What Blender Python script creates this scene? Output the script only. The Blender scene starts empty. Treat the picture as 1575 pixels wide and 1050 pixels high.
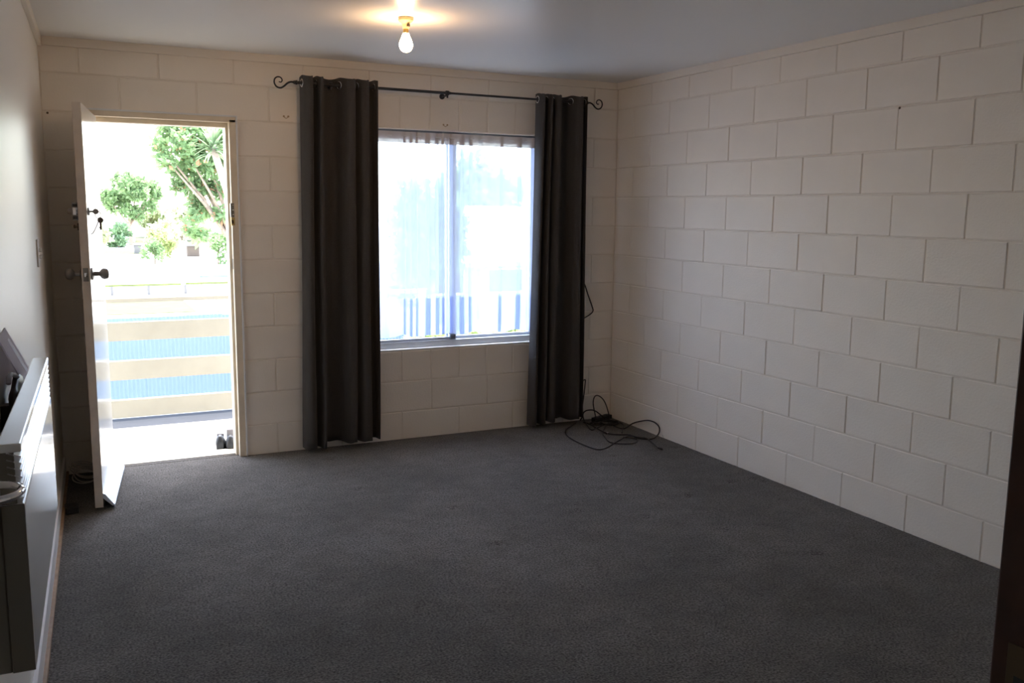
import bpy, bmesh, math, random
import numpy as np
from mathutils import Vector, Matrix

random.seed(7)
rng = np.random.default_rng(11)
SC = bpy.context.scene
COL = SC.collection
PI = math.pi

# ------------------------------------------------------------------ camera
cam_d = bpy.data.cameras.new('camera')
cam = bpy.data.objects.new('camera', cam_d)
COL.objects.link(cam)
cam_d.sensor_fit = 'HORIZONTAL'
cam_d.sensor_width = 36.0
cam_d.lens = 1391.82 / 1575.0 * 36.0
cam_d.clip_start = 0.02
cam_d.clip_end = 600
CR = Vector((0.8986901, -0.43846529, 0.01021257))
CU = Vector((0.05423032, 0.13419826, 0.9894695))
CF = Vector((0.43521854, 0.88867261, -0.14438077))
mw = Matrix(((CR.x, CU.x, -CF.x, -3.49003), (CR.y, CU.y, -CF.y, -5.48925),
             (CR.z, CU.z, -CF.z, 1.49354), (0, 0, 0, 1)))
cam.matrix_world = mw
SC.camera = cam

# ------------------------------------------------------------------ sky, sun, exposure
world = bpy.data.worlds.new('sky')
SC.world = world
world.use_nodes = True
wn = world.node_tree
bg = wn.nodes['Background']
sky = wn.nodes.new('ShaderNodeTexSky')
sky.sky_type = 'NISHITA'
sky.sun_disc = False
sky.sun_elevation = math.radians(74)
sky.sun_rotation = math.radians(8)
sky.air_density = 1.0
sky.dust_density = 2.0
sky.ozone_density = 1.0
hz = wn.nodes.new('ShaderNodeMix')          # thin bright haze over the whole sky
hz.data_type = 'RGBA'
hz.inputs[0].default_value = 0.5
hz.inputs[7].default_value = (1.25, 1.22, 1.18, 1)
wn.links.new(sky.outputs[0], hz.inputs[6])
wn.links.new(hz.outputs[2], bg.inputs[0])
bg.inputs[1].default_value = 0.75

sun_d = bpy.data.lights.new('sun', 'SUN')
sun_d.energy = 2.6
sun_d.angle = math.radians(0.6)
sun_d.color = (1.0, 0.95, 0.87)
sun = bpy.data.objects.new('sun', sun_d)
COL.objects.link(sun)
el, az = math.radians(74), math.radians(8)
sd = Vector((math.sin(az) * math.cos(el), math.cos(az) * math.cos(el), math.sin(el)))
sun.rotation_euler = (-sd).to_track_quat('-Z', 'Y').to_euler()
sun.location = (0, 6, 12)

SC.view_settings.view_transform = 'Standard'
SC.view_settings.look = 'None'
SC.view_settings.gamma = 1.0
SC.view_settings.use_curve_mapping = False
SC.view_settings.exposure = 1.95
try:
    SC.cycles.use_denoising = True
    SC.cycles.max_bounces = 12
    SC.cycles.diffuse_bounces = 8
    SC.cycles.transparent_max_bounces = 16
    SC.cycles.sample_clamp_indirect = 12.0
except Exception:
    pass

# ------------------------------------------------------------------ materials
def srgb(r, g, b):
    f = lambda c: c / 12.92 if c <= 0.04045 else ((c + 0.055) / 1.055) ** 2.4
    return (f(r / 255), f(g / 255), f(b / 255))

def mat(name, col, rough=0.6, metal=0.0, spec=0.5, var=None, bump=None, sheen=0.0, emit=None):
    m = bpy.data.materials.new(name)
    m.use_nodes = True
    nt = m.node_tree
    b = nt.nodes['Principled BSDF']
    b.inputs['Base Color'].default_value = (*col, 1)
    b.inputs['Roughness'].default_value = rough
    b.inputs['Metallic'].default_value = metal
    b.inputs['Specular IOR Level'].default_value = spec
    if sheen:
        b.inputs['Sheen Weight'].default_value = sheen
        b.inputs['Sheen Roughness'].default_value = 0.4
        b.inputs['Sheen Tint'].default_value = (1.0, 0.94, 0.86, 1)
    if emit:
        b.inputs['Emission Color'].default_value = (*emit[0], 1)
        b.inputs['Emission Strength'].default_value = emit[1]
    tc = nt.nodes.new('ShaderNodeTexCoord')
    if var:                       # list of (scale, detail, dark factor, light factor)
        last = None
        for (sc, det, lo, hi) in var:
            n = nt.nodes.new('ShaderNodeTexNoise')
            n.inputs['Scale'].default_value = sc
            n.inputs['Detail'].default_value = det
            nt.links.new(tc.outputs['Object'], n.inputs['Vector'])
            r = nt.nodes.new('ShaderNodeMapRange')
            r.inputs['From Min'].default_value = 0.3
            r.inputs['From Max'].default_value = 0.7
            r.inputs['To Min'].default_value = lo
            r.inputs['To Max'].default_value = hi
            nt.links.new(n.outputs['Fac'], r.inputs['Value'])
            if last is None:
                last = r.outputs[0]
            else:
                mu = nt.nodes.new('ShaderNodeMath')
                mu.operation = 'MULTIPLY'
                nt.links.new(last, mu.inputs[0])
                nt.links.new(r.outputs[0], mu.inputs[1])
                last = mu.outputs[0]
        vm = nt.nodes.new('ShaderNodeVectorMath')
        vm.operation = 'SCALE'
        vm.inputs[0].default_value = col
        nt.links.new(last, vm.inputs['Scale'])
        nt.links.new(vm.outputs[0], b.inputs['Base Color'])
    if bump:                      # (scale, strength, distance)
        n = nt.nodes.new('ShaderNodeTexNoise')
        n.inputs['Scale'].default_value = bump[0]
        n.inputs['Detail'].default_value = 4
        nt.links.new(tc.outputs['Object'], n.inputs['Vector'])
        bp = nt.nodes.new('ShaderNodeBump')
        bp.inputs['Strength'].default_value = bump[1]
        bp.inputs['Distance'].default_value = bump[2]
        nt.links.new(n.outputs['Fac'], bp.inputs['Height'])
        nt.links.new(bp.outputs[0], b.inputs['Normal'])
    return m

def mix_mat(name, build):
    m = bpy.data.materials.new(name)
    m.use_nodes = True
    nt = m.node_tree
    nt.nodes.remove(nt.nodes['Principled BSDF'])
    out = nt.nodes['Material Output']
    nt.links.new(build(nt), out.inputs['Surface'])
    return m

def _sh(nt, kind, col, rough=None):
    n = nt.nodes.new(kind)
    n.inputs['Color'].default_value = (*col, 1)
    if rough is not None and 'Roughness' in n.inputs:
        n.inputs['Roughness'].default_value = rough
    return n.outputs[0]

def _mix(nt, fac, a, b):
    n = nt.nodes.new('ShaderNodeMixShader')
    if isinstance(fac, float):
        n.inputs[0].default_value = fac
    else:
        nt.links.new(fac, n.inputs[0])
    nt.links.new(a, n.inputs[1])
    nt.links.new(b, n.inputs[2])
    return n.outputs[0]

CREAM = (0.87, 0.80, 0.71)
M = {}
M['block'] = mat('painted_block', CREAM, 0.5, bump=(90, 0.35, 0.004), var=[(3, 2, 0.96, 1.03)])
M['mortar'] = mat('painted_mortar', (0.82, 0.745, 0.65), 0.6, bump=(120, 0.4, 0.004))
M['plaster'] = mat('painted_plaster', (0.88, 0.84, 0.77), 0.38, bump=(6, 0.08, 0.02))
M['ceiling'] = mat('ceiling_paint', (0.88, 0.88, 0.87), 0.30, spec=0.4, bump=(4, 0.05, 0.02))
M['trim'] = mat('painted_trim', (0.84, 0.77, 0.68), 0.45)
M['skirt'] = mat('painted_skirting', (0.78, 0.76, 0.74), 0.4)
M['rawwood'] = mat('bare_timber_edge', (0.36, 0.23, 0.13), 0.6, var=[(30, 3, 0.8, 1.15)])
M['carpet'] = mat('carpet_pile', (0.105, 0.098, 0.090), 0.95, spec=0.1, sheen=0.22,
                  var=[(120, 6, 0.15, 1.95), (1.4, 4, 0.72, 1.30), (9, 5, 0.84, 1.16)], bump=(260, 0.7, 0.006))
M['frame'] = mat('painted_door_frame', (0.80, 0.69, 0.53), 0.45, var=[(14, 4, 0.93, 1.04)])
M['door'] = mat('door_gloss_paint', (0.80, 0.76, 0.70), 0.16, spec=0.6)
M['dooredge'] = mat('door_edge_paint', (0.76, 0.66, 0.56), 0.45, var=[(20, 3, 0.9, 1.05)])
M['alu'] = mat('aluminium', (0.72, 0.76, 0.82), 0.38, metal=0.55)
M['alud'] = mat('dark_aluminium', (0.20, 0.22, 0.26), 0.4, metal=0.6)
M['steel'] = mat('brushed_steel', (0.30, 0.28, 0.26), 0.32, metal=0.9)
M['chrome'] = mat('chrome', (0.75, 0.75, 0.78), 0.08, metal=1.0)
M['brass'] = mat('brass', (0.62, 0.45, 0.17), 0.35, metal=0.9)
M['bronze'] = mat('dark_bronze', (0.12, 0.09, 0.06), 0.4, metal=0.8)
M['iron'] = mat('black_iron', (0.018, 0.018, 0.020), 0.42)
M['curtain'] = mat('charcoal_curtain', (0.064, 0.059, 0.056), 0.85, spec=0.2, sheen=0.15,
                   var=[(220, 2, 0.85, 1.15)], bump=(500, 0.3, 0.001))
M['blackpl'] = mat('black_plastic', (0.014, 0.014, 0.015), 0.45)
M['cable'] = mat('black_cable', (0.012, 0.012, 0.013), 0.5)
M['whcable'] = mat('white_cable', (0.62, 0.57, 0.50), 0.5)
M['heater'] = mat('heater_enamel', (0.80, 0.81, 0.82), 0.12, spec=0.6)
M['heatershade'] = mat('shaded_casing', (0.16, 0.15, 0.13), 0.45)  # dark tone carries the shade on the heater's ends in its colour
M['paper'] = mix_mat('paper', lambda nt: _mix(nt, 0.5, _sh(nt, 'ShaderNodeBsdfDiffuse', (0.84, 0.82, 0.88)), _sh(nt, 'ShaderNodeBsdfTranslucent', (0.84, 0.82, 0.88))))
M['print'] = mat('printed_grey', (0.42, 0.41, 0.48), 0.7)
M['redwood'] = mat('dark_red_timber', (0.060, 0.018, 0.010), 0.4, var=[(25, 3, 0.7, 1.2)])
M['hall'] = mat('hall_paint', (0.45, 0.42, 0.38), 0.7)
M['plate'] = mat('switch_plastic', (0.75, 0.73, 0.70), 0.35)
M['holder'] = mat('lamp_holder', (0.74, 0.56, 0.34), 0.4)
M['bulb'] = mat('lit_bulb', (1, 1, 1), 0.4, emit=((1.0, 0.61, 0.31), 36.0))
M['concrete'] = mat('balcony_concrete', (0.45, 0.43, 0.38), 0.8, var=[(4, 4, 0.9, 1.05)])
M['rail'] = mat('railing_paint', (0.385, 0.36, 0.295), 0.55, var=[(6, 3, 0.93, 1.04)])
M['soffit'] = mat('soffit_paint', (0.6, 0.58, 0.55), 0.7)
M['asphalt'] = mat('asphalt', (0.034, 0.036, 0.040), 0.9, var=[(3, 4, 0.9, 1.1)])
M['ground'] = mat('pale_gravel', (0.60, 0.58, 0.50), 0.95, var=[(0.25, 4, 0.9, 1.05)])
M['grass'] = mat('dry_lawn', (0.085, 0.09, 0.028), 0.95, var=[(1.5, 4, 0.8, 1.2)])
M['bluefence'] = mat('blue_corrugated_iron', (0.235, 0.305, 0.375), 0.45)
M['cladding'] = mat('weatherboard_paint', (0.26, 0.30, 0.40), 0.6)
M['roof'] = mat('pale_roof', (0.45, 0.46, 0.48), 0.6)
M['darkglass'] = mat('house_window', (0.03, 0.035, 0.05), 0.5)
M['bark'] = mat('bark', (0.34, 0.25, 0.18), 0.9, var=[(12, 4, 0.7, 1.2)])
M['palebark'] = mat('pale_bark', (0.46, 0.36, 0.30), 0.9, var=[(12, 4, 0.8, 1.15)])
M['fencewood'] = mat('mossy_timber', (0.14, 0.16, 0.05), 0.8, var=[(3, 3, 0.8, 1.2)])
M['greywood'] = mat('weathered_timber', (0.16, 0.15, 0.14), 0.8)
M['brown'] = mat('brown_panel', (0.10, 0.075, 0.055), 0.8)
M['white'] = mat('white_paint', (0.80, 0.80, 0.80), 0.6)
M['paleblue'] = mat('pale_blue_sheet', (0.085, 0.15, 0.17), 0.6)
M['shoe'] = mat('dark_grey_rubber', (0.045, 0.05, 0.06), 0.5)
M['shoegrey'] = mat('grey_tongue', (0.28, 0.28, 0.31), 0.7)
M['stain'] = mat('rusty_mark', (0.45, 0.33, 0.20), 0.8)

def leaf_mat(name, col, lo=0.6, hi=1.4, scale=1.2):
    def build(nt):
        tc = nt.nodes.new('ShaderNodeTexCoord')
        n = nt.nodes.new('ShaderNodeTexNoise')
        n.inputs['Scale'].default_value = scale
        n.inputs['Detail'].default_value = 6
        nt.links.new(tc.outputs['Object'], n.inputs['Vector'])
        r = nt.nodes.new('ShaderNodeMapRange')
        r.inputs['From Min'].default_value = 0.32
        r.inputs['From Max'].default_value = 0.68
        r.inputs['To Min'].default_value = lo
        r.inputs['To Max'].default_value = hi
        nt.links.new(n.outputs['Fac'], r.inputs['Value'])
        v = nt.nodes.new('ShaderNodeVectorMath')
        v.operation = 'SCALE'
        v.inputs[0].default_value = col
        nt.links.new(r.outputs[0], v.inputs['Scale'])
        d = nt.nodes.new('ShaderNodeBsdfDiffuse')
        t = nt.nodes.new('ShaderNodeBsdfTranslucent')
        nt.links.new(v.outputs[0], d.inputs['Color'])
        nt.links.new(v.outputs[0], t.inputs['Color'])
        return _mix(nt, 0.45, d.outputs[0], t.outputs[0])
    return mix_mat(name, build)

M['leaf'] = leaf_mat('leaf_green', (0.25, 0.36, 0.17))
M['leafp'] = leaf_mat('leaf_glare_pale', (0.60, 0.64, 0.42), 0.75, 1.25)  # overexposed glare of the distant foliage put into a pale leaf colour
M['leafy'] = leaf_mat('leaf_yellow_green', (0.46, 0.52, 0.24))
M['leafd'] = leaf_mat('leaf_deep_green', (0.19, 0.29, 0.16))
M['leafr'] = leaf_mat('leaf_red_tip', (0.62, 0.34, 0.20))
M['frond'] = leaf_mat('sword_leaf', (0.30, 0.40, 0.22))
M['frondold'] = leaf_mat('old_sword_leaf', (0.36, 0.36, 0.18))

def _sheer(nt, dens):
    t = _sh(nt, 'ShaderNodeBsdfTransparent', (0.86, 0.89, 0.96))
    d = _sh(nt, 'ShaderNodeBsdfDiffuse', (0.86, 0.87, 0.92))
    l = _sh(nt, 'ShaderNodeBsdfTranslucent', (0.74, 0.79, 0.95))
    return _mix(nt, dens, t, _mix(nt, 0.7, d, l))
M['sheer'] = mix_mat('white_sheer', lambda nt: _sheer(nt, 0.44))
M['sheerhem'] = mix_mat('sheer_gathered_heading', lambda nt: _mix(nt, 0.9, _sh(nt, 'ShaderNodeBsdfTransparent', (1, 1, 1)), _mix(nt, 0.22, _sh(nt, 'ShaderNodeBsdfDiffuse', (0.78, 0.72, 0.70)), _sh(nt, 'ShaderNodeBsdfTranslucent', (0.6, 0.56, 0.56)))))
M['glass'] = mix_mat('window_glass', lambda nt: _mix(nt, 0.06, _sh(nt, 'ShaderNodeBsdfTransparent', (0.96, 0.98, 0.98)),
                                                    _sh(nt, 'ShaderNodeBsdfGlossy', (1, 1, 1), 0.0)))

# ------------------------------------------------------------------ mesh helpers
def link(name, mesh, parent=None):
    o = bpy.data.objects.new(name, mesh)
    COL.objects.link(o)
    if parent is not None:
        o.parent = parent
    return o

class MB:
    """collects shapes into one mesh"""
    def __init__(self):
        self.v = []
        self.f = []
        self.mi = []
        self.cur = 0
    def add(self, vs, fs):
        k = len(self.v)
        self.v += [tuple(p) for p in vs]
        self.f += [tuple(i + k for i in f) for f in fs]
        self.mi += [self.cur] * len(fs)
        return self
    def box(self, x0, x1, y0, y1, z0, z1, c=0.0):
        if c <= 0:
            vs = [(x, y, z) for x in (x0, x1) for y in (y0, y1) for z in (z0, z1)]
            fs = [(0, 1, 3, 2), (4, 6, 7, 5), (0, 4, 5, 1), (2, 3, 7, 6), (0, 2, 6, 4), (1, 5, 7, 3)]
            return self.add(vs, fs)
        bm = bmesh.new()
        bmesh.ops.create_cube(bm, size=1)
        for v in bm.verts:
            v.co = Vector(((x0 + x1) / 2 + v.co.x * (x1 - x0), (y0 + y1) / 2 + v.co.y * (y1 - y0), (z0 + z1) / 2 + v.co.z * (z1 - z0)))
        bmesh.ops.bevel(bm, geom=list(bm.edges), offset=c, segments=2, profile=0.5, affect='EDGES')
        return self.bm(bm)
    def bm(self, bm):
        bm.verts.index_update()
        self.add([v.co[:] for v in bm.verts], [[v.index for v in f.verts] for f in bm.faces])
        bm.free()
        return self
    def tube(self, pts, r, seg=8, cap=True):
        pts = [Vector(p) for p in pts]
        rs = r if isinstance(r, (list, tuple)) else [r] * len(pts)
        n = len(pts)
        t0 = (pts[1] - pts[0]).normalized()
        up = Vector((0, 0, 1)) if abs(t0.z) < 0.9 else Vector((1, 0, 0))
        nrm = t0.cross(up).normalized()
        vs, fs = [], []
        for i in range(n):
            t = (pts[min(i + 1, n - 1)] - pts[max(i - 1, 0)])
            t = t.normalized() if t.length > 1e-9 else t0
            nrm = (nrm - t * nrm.dot(t))
            nrm = nrm.normalized() if nrm.length > 1e-6 else t.orthogonal().normalized()
            b = t.cross(nrm)
            for k in range(seg):
                a = 2 * PI * k / seg
                vs.append(pts[i] + (nrm * math.cos(a) + b * math.sin(a)) * rs[i])
        for i in range(n - 1):
            for k in range(seg):
                k2 = (k + 1) % seg
                fs.append((i * seg + k, i * seg + k2, (i + 1) * seg + k2, (i + 1) * seg + k))
        if cap:
            fs.append(tuple(range(seg))[::-1])
            fs.append(tuple((n - 1) * seg + k for k in range(seg)))
        return self.add(vs, fs)
    def lathe(self, prof, origin, axis=(0, 0, 1), seg=20):
        """prof: (radius, distance along axis)"""
        ax = Vector(axis).normalized()
        a = ax.orthogonal().normalized()
        b = ax.cross(a)
        o = Vector(origin)
        vs, fs = [], []
        for (r, h) in prof:
            for k in range(seg):
                t = 2 * PI * k / seg
                vs.append(o + ax * h + (a * math.cos(t) + b * math.sin(t)) * max(r, 1e-5))
        for i in range(len(prof) - 1):
            for k in range(seg):
                k2 = (k + 1) % seg
                fs.append((i * seg + k, i * seg + k2, (i + 1) * seg + k2, (i + 1) * seg + k))
        fs.append(tuple(range(seg))[::-1])
        fs.append(tuple((len(prof) - 1) * seg + k for k in range(seg)))
        return self.add(vs, fs)
    def build(self, name, m, parent=None, smooth=False, fix=True):
        me = bpy.data.meshes.new(name)
        me.from_pydata(self.v, [], self.f)
        for x in (m if isinstance(m, (list, tuple)) else [m]):
            me.materials.append(x)
        if any(self.mi):
            me.polygons.foreach_set('material_index', self.mi)
        if fix:
            bm = bmesh.new()
            bm.from_mesh(me)
            bmesh.ops.recalc_face_normals(bm, faces=bm.faces)
            bm.to_mesh(me)
            bm.free()
        if smooth:
            me.polygons.foreach_set('use_smooth', [True] * len(me.polygons))
            if smooth == 'auto':
                try:
                    me.set_sharp_from_angle(angle=math.radians(38))
                except Exception:
                    pass
        me.update()
        return link(name, me, parent)

def tag(o, label, cat=None, group=None, kind=None):
    o['label'] = label
    if cat:
        o['category'] = cat
    if group:
        o['group'] = group
    if kind:
        o['kind'] = kind
    return o

def thing(name, label, cat, loc=(0, 0, 0), rz=0.0, group=None, kind=None):
    o = bpy.data.objects.new(name, None)
    o.empty_display_size = 0.1
    COL.objects.link(o)
    o.location = loc
    o.rotation_euler = (0, 0, rz)
    return tag(o, label, cat, group, kind)

def spline(pts, n=8, closed=False):
    P = [Vector(p) for p in pts]
    m = len(P)
    out = []
    rngi = range(m) if closed else range(m - 1)
    for i in rngi:
        if closed:
            p0, p1, p2, p3 = P[(i - 1) % m], P[i], P[(i + 1) % m], P[(i + 2) % m]
        else:
            p0, p1, p2, p3 = P[max(i - 1, 0)], P[i], P[i + 1], P[min(i + 2, m - 1)]
        for k in range(n):
            t = k / n
            out.append(0.5 * ((2 * p1) + (p2 - p0) * t + (2 * p0 - 5 * p1 + 4 * p2 - p3) * t * t + (3 * p1 - p0 - 3 * p2 + p3) * t ** 3))
    out.append(P[0].copy() if closed else P[-1].copy())
    return out

# ------------------------------------------------------------------ the room
H = 2.364                       # ceiling
YF = -5.0                       # wall with the doorway the picture is taken from
def xw(y):                      # face of the left wall
    return -3.578 + 0.028 * y

# floor with furniture dents pressed into the carpet
def make_floor():
    x0, x1, y0, y1 = -3.80, 0.03, YF - 0.02, 0.03
    nx, ny = 200, 260
    xs = np.linspace(x0, x1, nx)
    ys = np.linspace(y0, y1, ny)
    X, Y = np.meshgrid(xs, ys)
    Z = 0.0012 * np.sin(X * 9 + 2 * np.sin(Y * 4)) * np.sin(Y * 7) + 0.0008 * rng.standard_normal(X.shape)
    dents = [(0.07, 0.07, px) for px in []]
    for (dx, dy, r, dep) in DENTS:
        Z -= dep * np.exp(-(((X - dx) / r) ** 2 + ((Y - dy) / (r * 0.8)) ** 2))
        Z += dep * 0.25 * np.exp(-(((X - dx) / (r * 1.9)) ** 2 + ((Y - dy - r) / (r * 1.6)) ** 2))
    Z = np.where(Y > -0.02, 0, Z)
    vs = np.stack([X, Y, Z], -1).reshape(-1, 3)
    idx = np.arange(nx * ny).reshape(ny, nx)
    f = np.stack([idx[:-1, :-1], idx[:-1, 1:], idx[1:, 1:], idx[1:, :-1]], -1).reshape(-1, 4)
    mb = MB()
    mb.add(vs.tolist(), f.tolist())
    mb.box(-3.36, -2.62, 0.03, 0.072, -0.05, 0.0)
    o = mb.build('floor', M['carpet'], smooth=True, fix=False)
    tag(o, 'dark grey carpeted floor with pressed furniture marks', 'floor', kind='structure')

def floor_pt(px, py, z=0.0):
    """point of the floor plane seen at a picture position (used once to measure the room)"""
    d = CR * ((px - 787.5) / 1391.82) + CU * ((525 - py) / 1391.82) + CF
    t = (z - 1.49354) / d.z
    return Vector((-3.49003, -5.48925, 1.49354)) + d * t

def wall_pt(px, py, y):
    d = CR * ((px - 787.5) / 1391.82) + CU * ((525 - py) / 1391.82) + CF
    t = (y + 5.48925) / d.y
    return Vector((-3.49003, -5.48925, 1.49354)) + d * t

DENTS = []
for (px, py, r) in [(1038, 688, .03), (1006, 693, .028), (944, 701, .025), (1124, 741, .034), (1158, 736, .03), (1174, 740, .03),
                    (1059, 763, .032), (995, 795, .03), (1112, 816, .028), (1258, 852, .036), (552, 752, .03), (695, 781, .03),
                    (765, 836, .028), (505, 707, .028), (890, 786, .025)]:
    q = floor_pt(px, py)
    DENTS.append((q.x, q.y, r * 0.75, 0.014))
make_floor()

mb = MB()
mb.box(-4.0, 0.25, YF - 0.15, 0.25, H, H + 0.12)
tag(mb.build('ceiling', M['ceiling']), 'pale grey painted ceiling', 'ceiling', kind='structure')

# --- painted concrete block walls: every block is its own piece
BLOCKS = {}
def block_mesh(L, h):
    key = (round(L * 1000), round(h * 1000))
    if key not in BLOCKS:
        l, hh, c, d = key[0] / 2000, key[1] / 2000, 0.0035, 0.03
        vs = []
        for (ins, y) in ((0, d), (0, c), (c, 0)):
            vs += [(-l + ins, y, -hh + ins), (l - ins, y, -hh + ins), (l - ins, y, hh - ins), (-l + ins, y, hh - ins)]
        fs = []
        for a in (0, 4):
            for k in range(4):
                k2 = (k + 1) % 4
                fs.append((a + k, a + k2, a + 4 + k2, a + 4 + k))
        fs.append((8, 9, 10, 11))
        me = bpy.data.meshes.new('block')
        me.from_pydata(vs, [], fs)
        bm = bmesh.new()
        bm.from_mesh(me)
        bmesh.ops.recalc_face_normals(bm, faces=bm.faces)
        # open shell: make sure the face looks to -y
        bm.faces.ensure_lookup_table()
        if bm.faces[-1].normal.y > 0:
            bmesh.ops.reverse_faces(bm, faces=bm.faces)
        bm.to_mesh(me)
        bm.free()
        me.materials.append(M['block'])
        BLOCKS[key] = me
    return BLOCKS[key]

GAP = 0.006
def rows():
    for k in range(12):
        z0 = max(0.2 * k - 0.017, -0.004)
        z1 = min(0.2 * (k + 1) - 0.017, H)
        yield k, z0, z1

def lay(parent, place, a, b, z0, z1):
    if b - a < 0.03:
        return
    me = block_mesh(b - a - GAP, z1 - z0 - GAP)
    o = bpy.data.objects.new('block', me)
    COL.objects.link(o)
    o.parent = parent
    place(o, (a + b) / 2, (z0 + z1) / 2)

# back wall core (mortar) around the openings
DX0, DX1, DZ1 = -3.39, -2.59, 1.983
WX0, WX1, WZ0, WZ1 = -1.79, -0.59, 0.583, 1.983
mb = MB()
y0, y1 = 0.0035, 0.19
mb.box(-3.95, DX0, y0, y1, -0.1, H)
mb.box(DX0, DX1, y0, y1, DZ1, H)
mb.box(DX1, WX0, y0, y1, -0.1, H)
mb.box(WX0, WX1, y0, y1, -0.1, WZ0)
mb.box(WX0, WX1, y0, y1, WZ1, H)
mb.box(WX1, 0.25, y0, y1, -0.1, H)
wall_back = tag(mb.build('wall_back', M['mortar']), 'cream painted concrete block wall with the door and window', 'wall', kind='structure')

def place_back(o, c, z):
    o.location = (c, random.uniform(-0.0012, 0.0008), z)
    o.rotation_euler = (random.uniform(-.002, .002), 0, random.uniform(-.002, .002))

for k, z0, z1 in rows():
    base = 0.005 if k % 2 == 0 else -0.19
    js = sorted({round(base - 0.4 * i, 4) for i in range(-1, 12)})
    if k in (2, 10):
        js = [j for j in js if not (WX0 - .02 < j < WX1 + .02)] + [round(-1.595 + 0.2 * i, 4) for i in range(6)] + ([WX0] if k == 2 else [])
    if 3 <= k <= 9:
        segs = [(-3.578, DX0), (DX1, WX0), (WX1, 0.0)]
    elif k <= 9:
        segs = [(-3.578, DX0), (DX1, 0.0)]
    else:
        segs = [(-3.578, 0.0)]
    for a, b in segs:
        cut = [a] + sorted(j for j in set(js) if a + 0.05 < j < b - 0.05) + [b]
        for p, q in zip(cut[:-1], cut[1:]):
            lay(wall_back, place_back, p, q, z0, z1)

mb = MB()
mb.box(0.0035, 0.19, YF - 0.12, 0.19, -0.1, H)
wall_right = tag(mb.build('wall_right', M['mortar']), 'long cream painted concrete block wall on the right', 'wall', kind='structure')

def place_right(o, c, z):
    o.location = (random.uniform(-0.0012, 0.0008), c, z)
    o.rotation_euler = (0, random.uniform(-.002, .002), -PI / 2 + random.uniform(-.002, .002))

for k, z0, z1 in rows():
    base = -0.008 if k % 2 else -0.213
    js = sorted(round(base - 0.4 * i, 4) for i in range(0, 14))
    cut = [YF] + [j for j in js if YF + .05 < j < -0.05] + [0.0]
    for p, q in zip(cut[:-1], cut[1:]):
        lay(wall_right, place_right, p, q, z0, z1)

# left wall, smooth plaster board
def slab_left(mb, y0, y1, d0, d1, z0, z1):
    vs = []
    for y in (y0, y1):
        for d in (d0, d1):
            for z in (z0, z1):
                vs.append((xw(y) + d, y, z))
    mb.add(vs, [(0, 1, 3, 2), (4, 6, 7, 5), (0, 4, 5, 1), (2, 3, 7, 6), (0, 2, 6, 4), (1, 5, 7, 3)])
mb = MB()
slab_left(mb, YF - 0.1, 0.05, -0.10, 0.0, -0.1, H)
tag(mb.build('wall_left', M['plaster']), 'smooth off-white plastered wall on the left', 'wall', kind='structure')

mb = MB()
slab_left(mb, YF, -0.001, 0.0, 0.012, 0.020, 0.105)
bl = tag(mb.build('baseboard_left', M['skirt']), 'pale skirting board along the left wall', 'baseboard', kind='structure')
mb = MB()
slab_left(mb, YF, -0.001, 0.0, 0.024, 0.0, 0.020)
tag(mb.build('timber_edge', M['rawwood'], bl), 'bare brown timber edge')

# ceiling trims
mb = MB()
mb.box(xw(0) + 0.02, -0.02, -0.018, 0.002, H - 0.046, H, 0.002)
tag(mb.build('trim_1', M['trim']), 'cream ceiling batten above the door and window', 'trim', kind='structure')
mb = MB()
mb.box(-0.018, 0.002, YF, 0.0, H - 0.046, H, 0.002)
tag(mb.build('trim_2', M['trim']), 'cream ceiling batten along the block wall on the right', 'trim', kind='structure')
mb = MB()
slab_left(mb, YF, 0.0, 0.0, 0.02, H - 0.05, H)
tag(mb.build('trim_3', M['trim']), 'cream ceiling batten along the left wall', 'trim', kind='structure')

# wall with the inner doorway, seen only as a dark jamb at the right edge
JX = -2.757
mb = MB()
mb.box(-3.95, -3.58, YF - 0.10, YF, -0.1, H)
mb.box(JX + 0.03, 0.2, YF - 0.10, YF, -0.1, H)
mb.box(-3.58, JX + 0.03, YF - 0.10, YF, 2.02, H)
tag(mb.build('wall_front', M['plaster']), 'plain wall around the inner doorway', 'wall', kind='structure')
d2 = thing('door_2', 'dark red timber door jamb at the right edge', 'door frame', (JX, YF, 0), kind='structure')
mb = MB()
mb.box(0.0, 0.03, -0.11, 0.012, 0.0, 2.02, 0.002)
mb.box(-0.83, -0.80, -0.11, 0.012, 0.0, 2.02, 0.002)
mb.box(-0.80, 0.0, -0.11, 0.012, 1.99, 2.02, 0.002)
mb.build('jamb', M['redwood'], d2)
mb = MB()
mb.box(0.012, 0.07, 0.0, 0.016, 0.0, 2.06, 0.003)
mb.build('architrave', M['redwood'], d2)
mb = MB()
mb.box(-0.0015, 0.002, -0.034, -0.004, 1.035, 1.118, 0.0006)
sp = mb.build('strike_plate', M['bronze'], d2)
mb = MB()
mb.box(-0.0018, 0.002, -0.024, -0.012, 1.06, 1.09)
mb.build('latch_hole', M['blackpl'], sp)

# hallway behind the camera
mb = MB()
mb.box(-4.25, -4.15, -7.0, YF - 0.1, -0.1, 2.5)
mb.box(-1.8, -1.7, -7.0, YF - 0.1, -0.1, 2.5)
mb.box(-4.25, -1.7, -7.1, -7.0, -0.1, 2.5)
mb.box(-4.25, -1.7, -7.1, YF - 0.1, H, H + 0.1)
tag(mb.build('wall_hall', M['hall']), 'walls of the hallway the picture is taken from', 'wall', kind='structure')
mb = MB()
mb.box(-4.25, -1.7, -7.1, YF - 0.02, -0.1, -0.001)
tag(mb.build('floor_hall', M['carpet']), 'carpet of the hallway the picture is taken from', 'floor', kind='structure')

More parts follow.
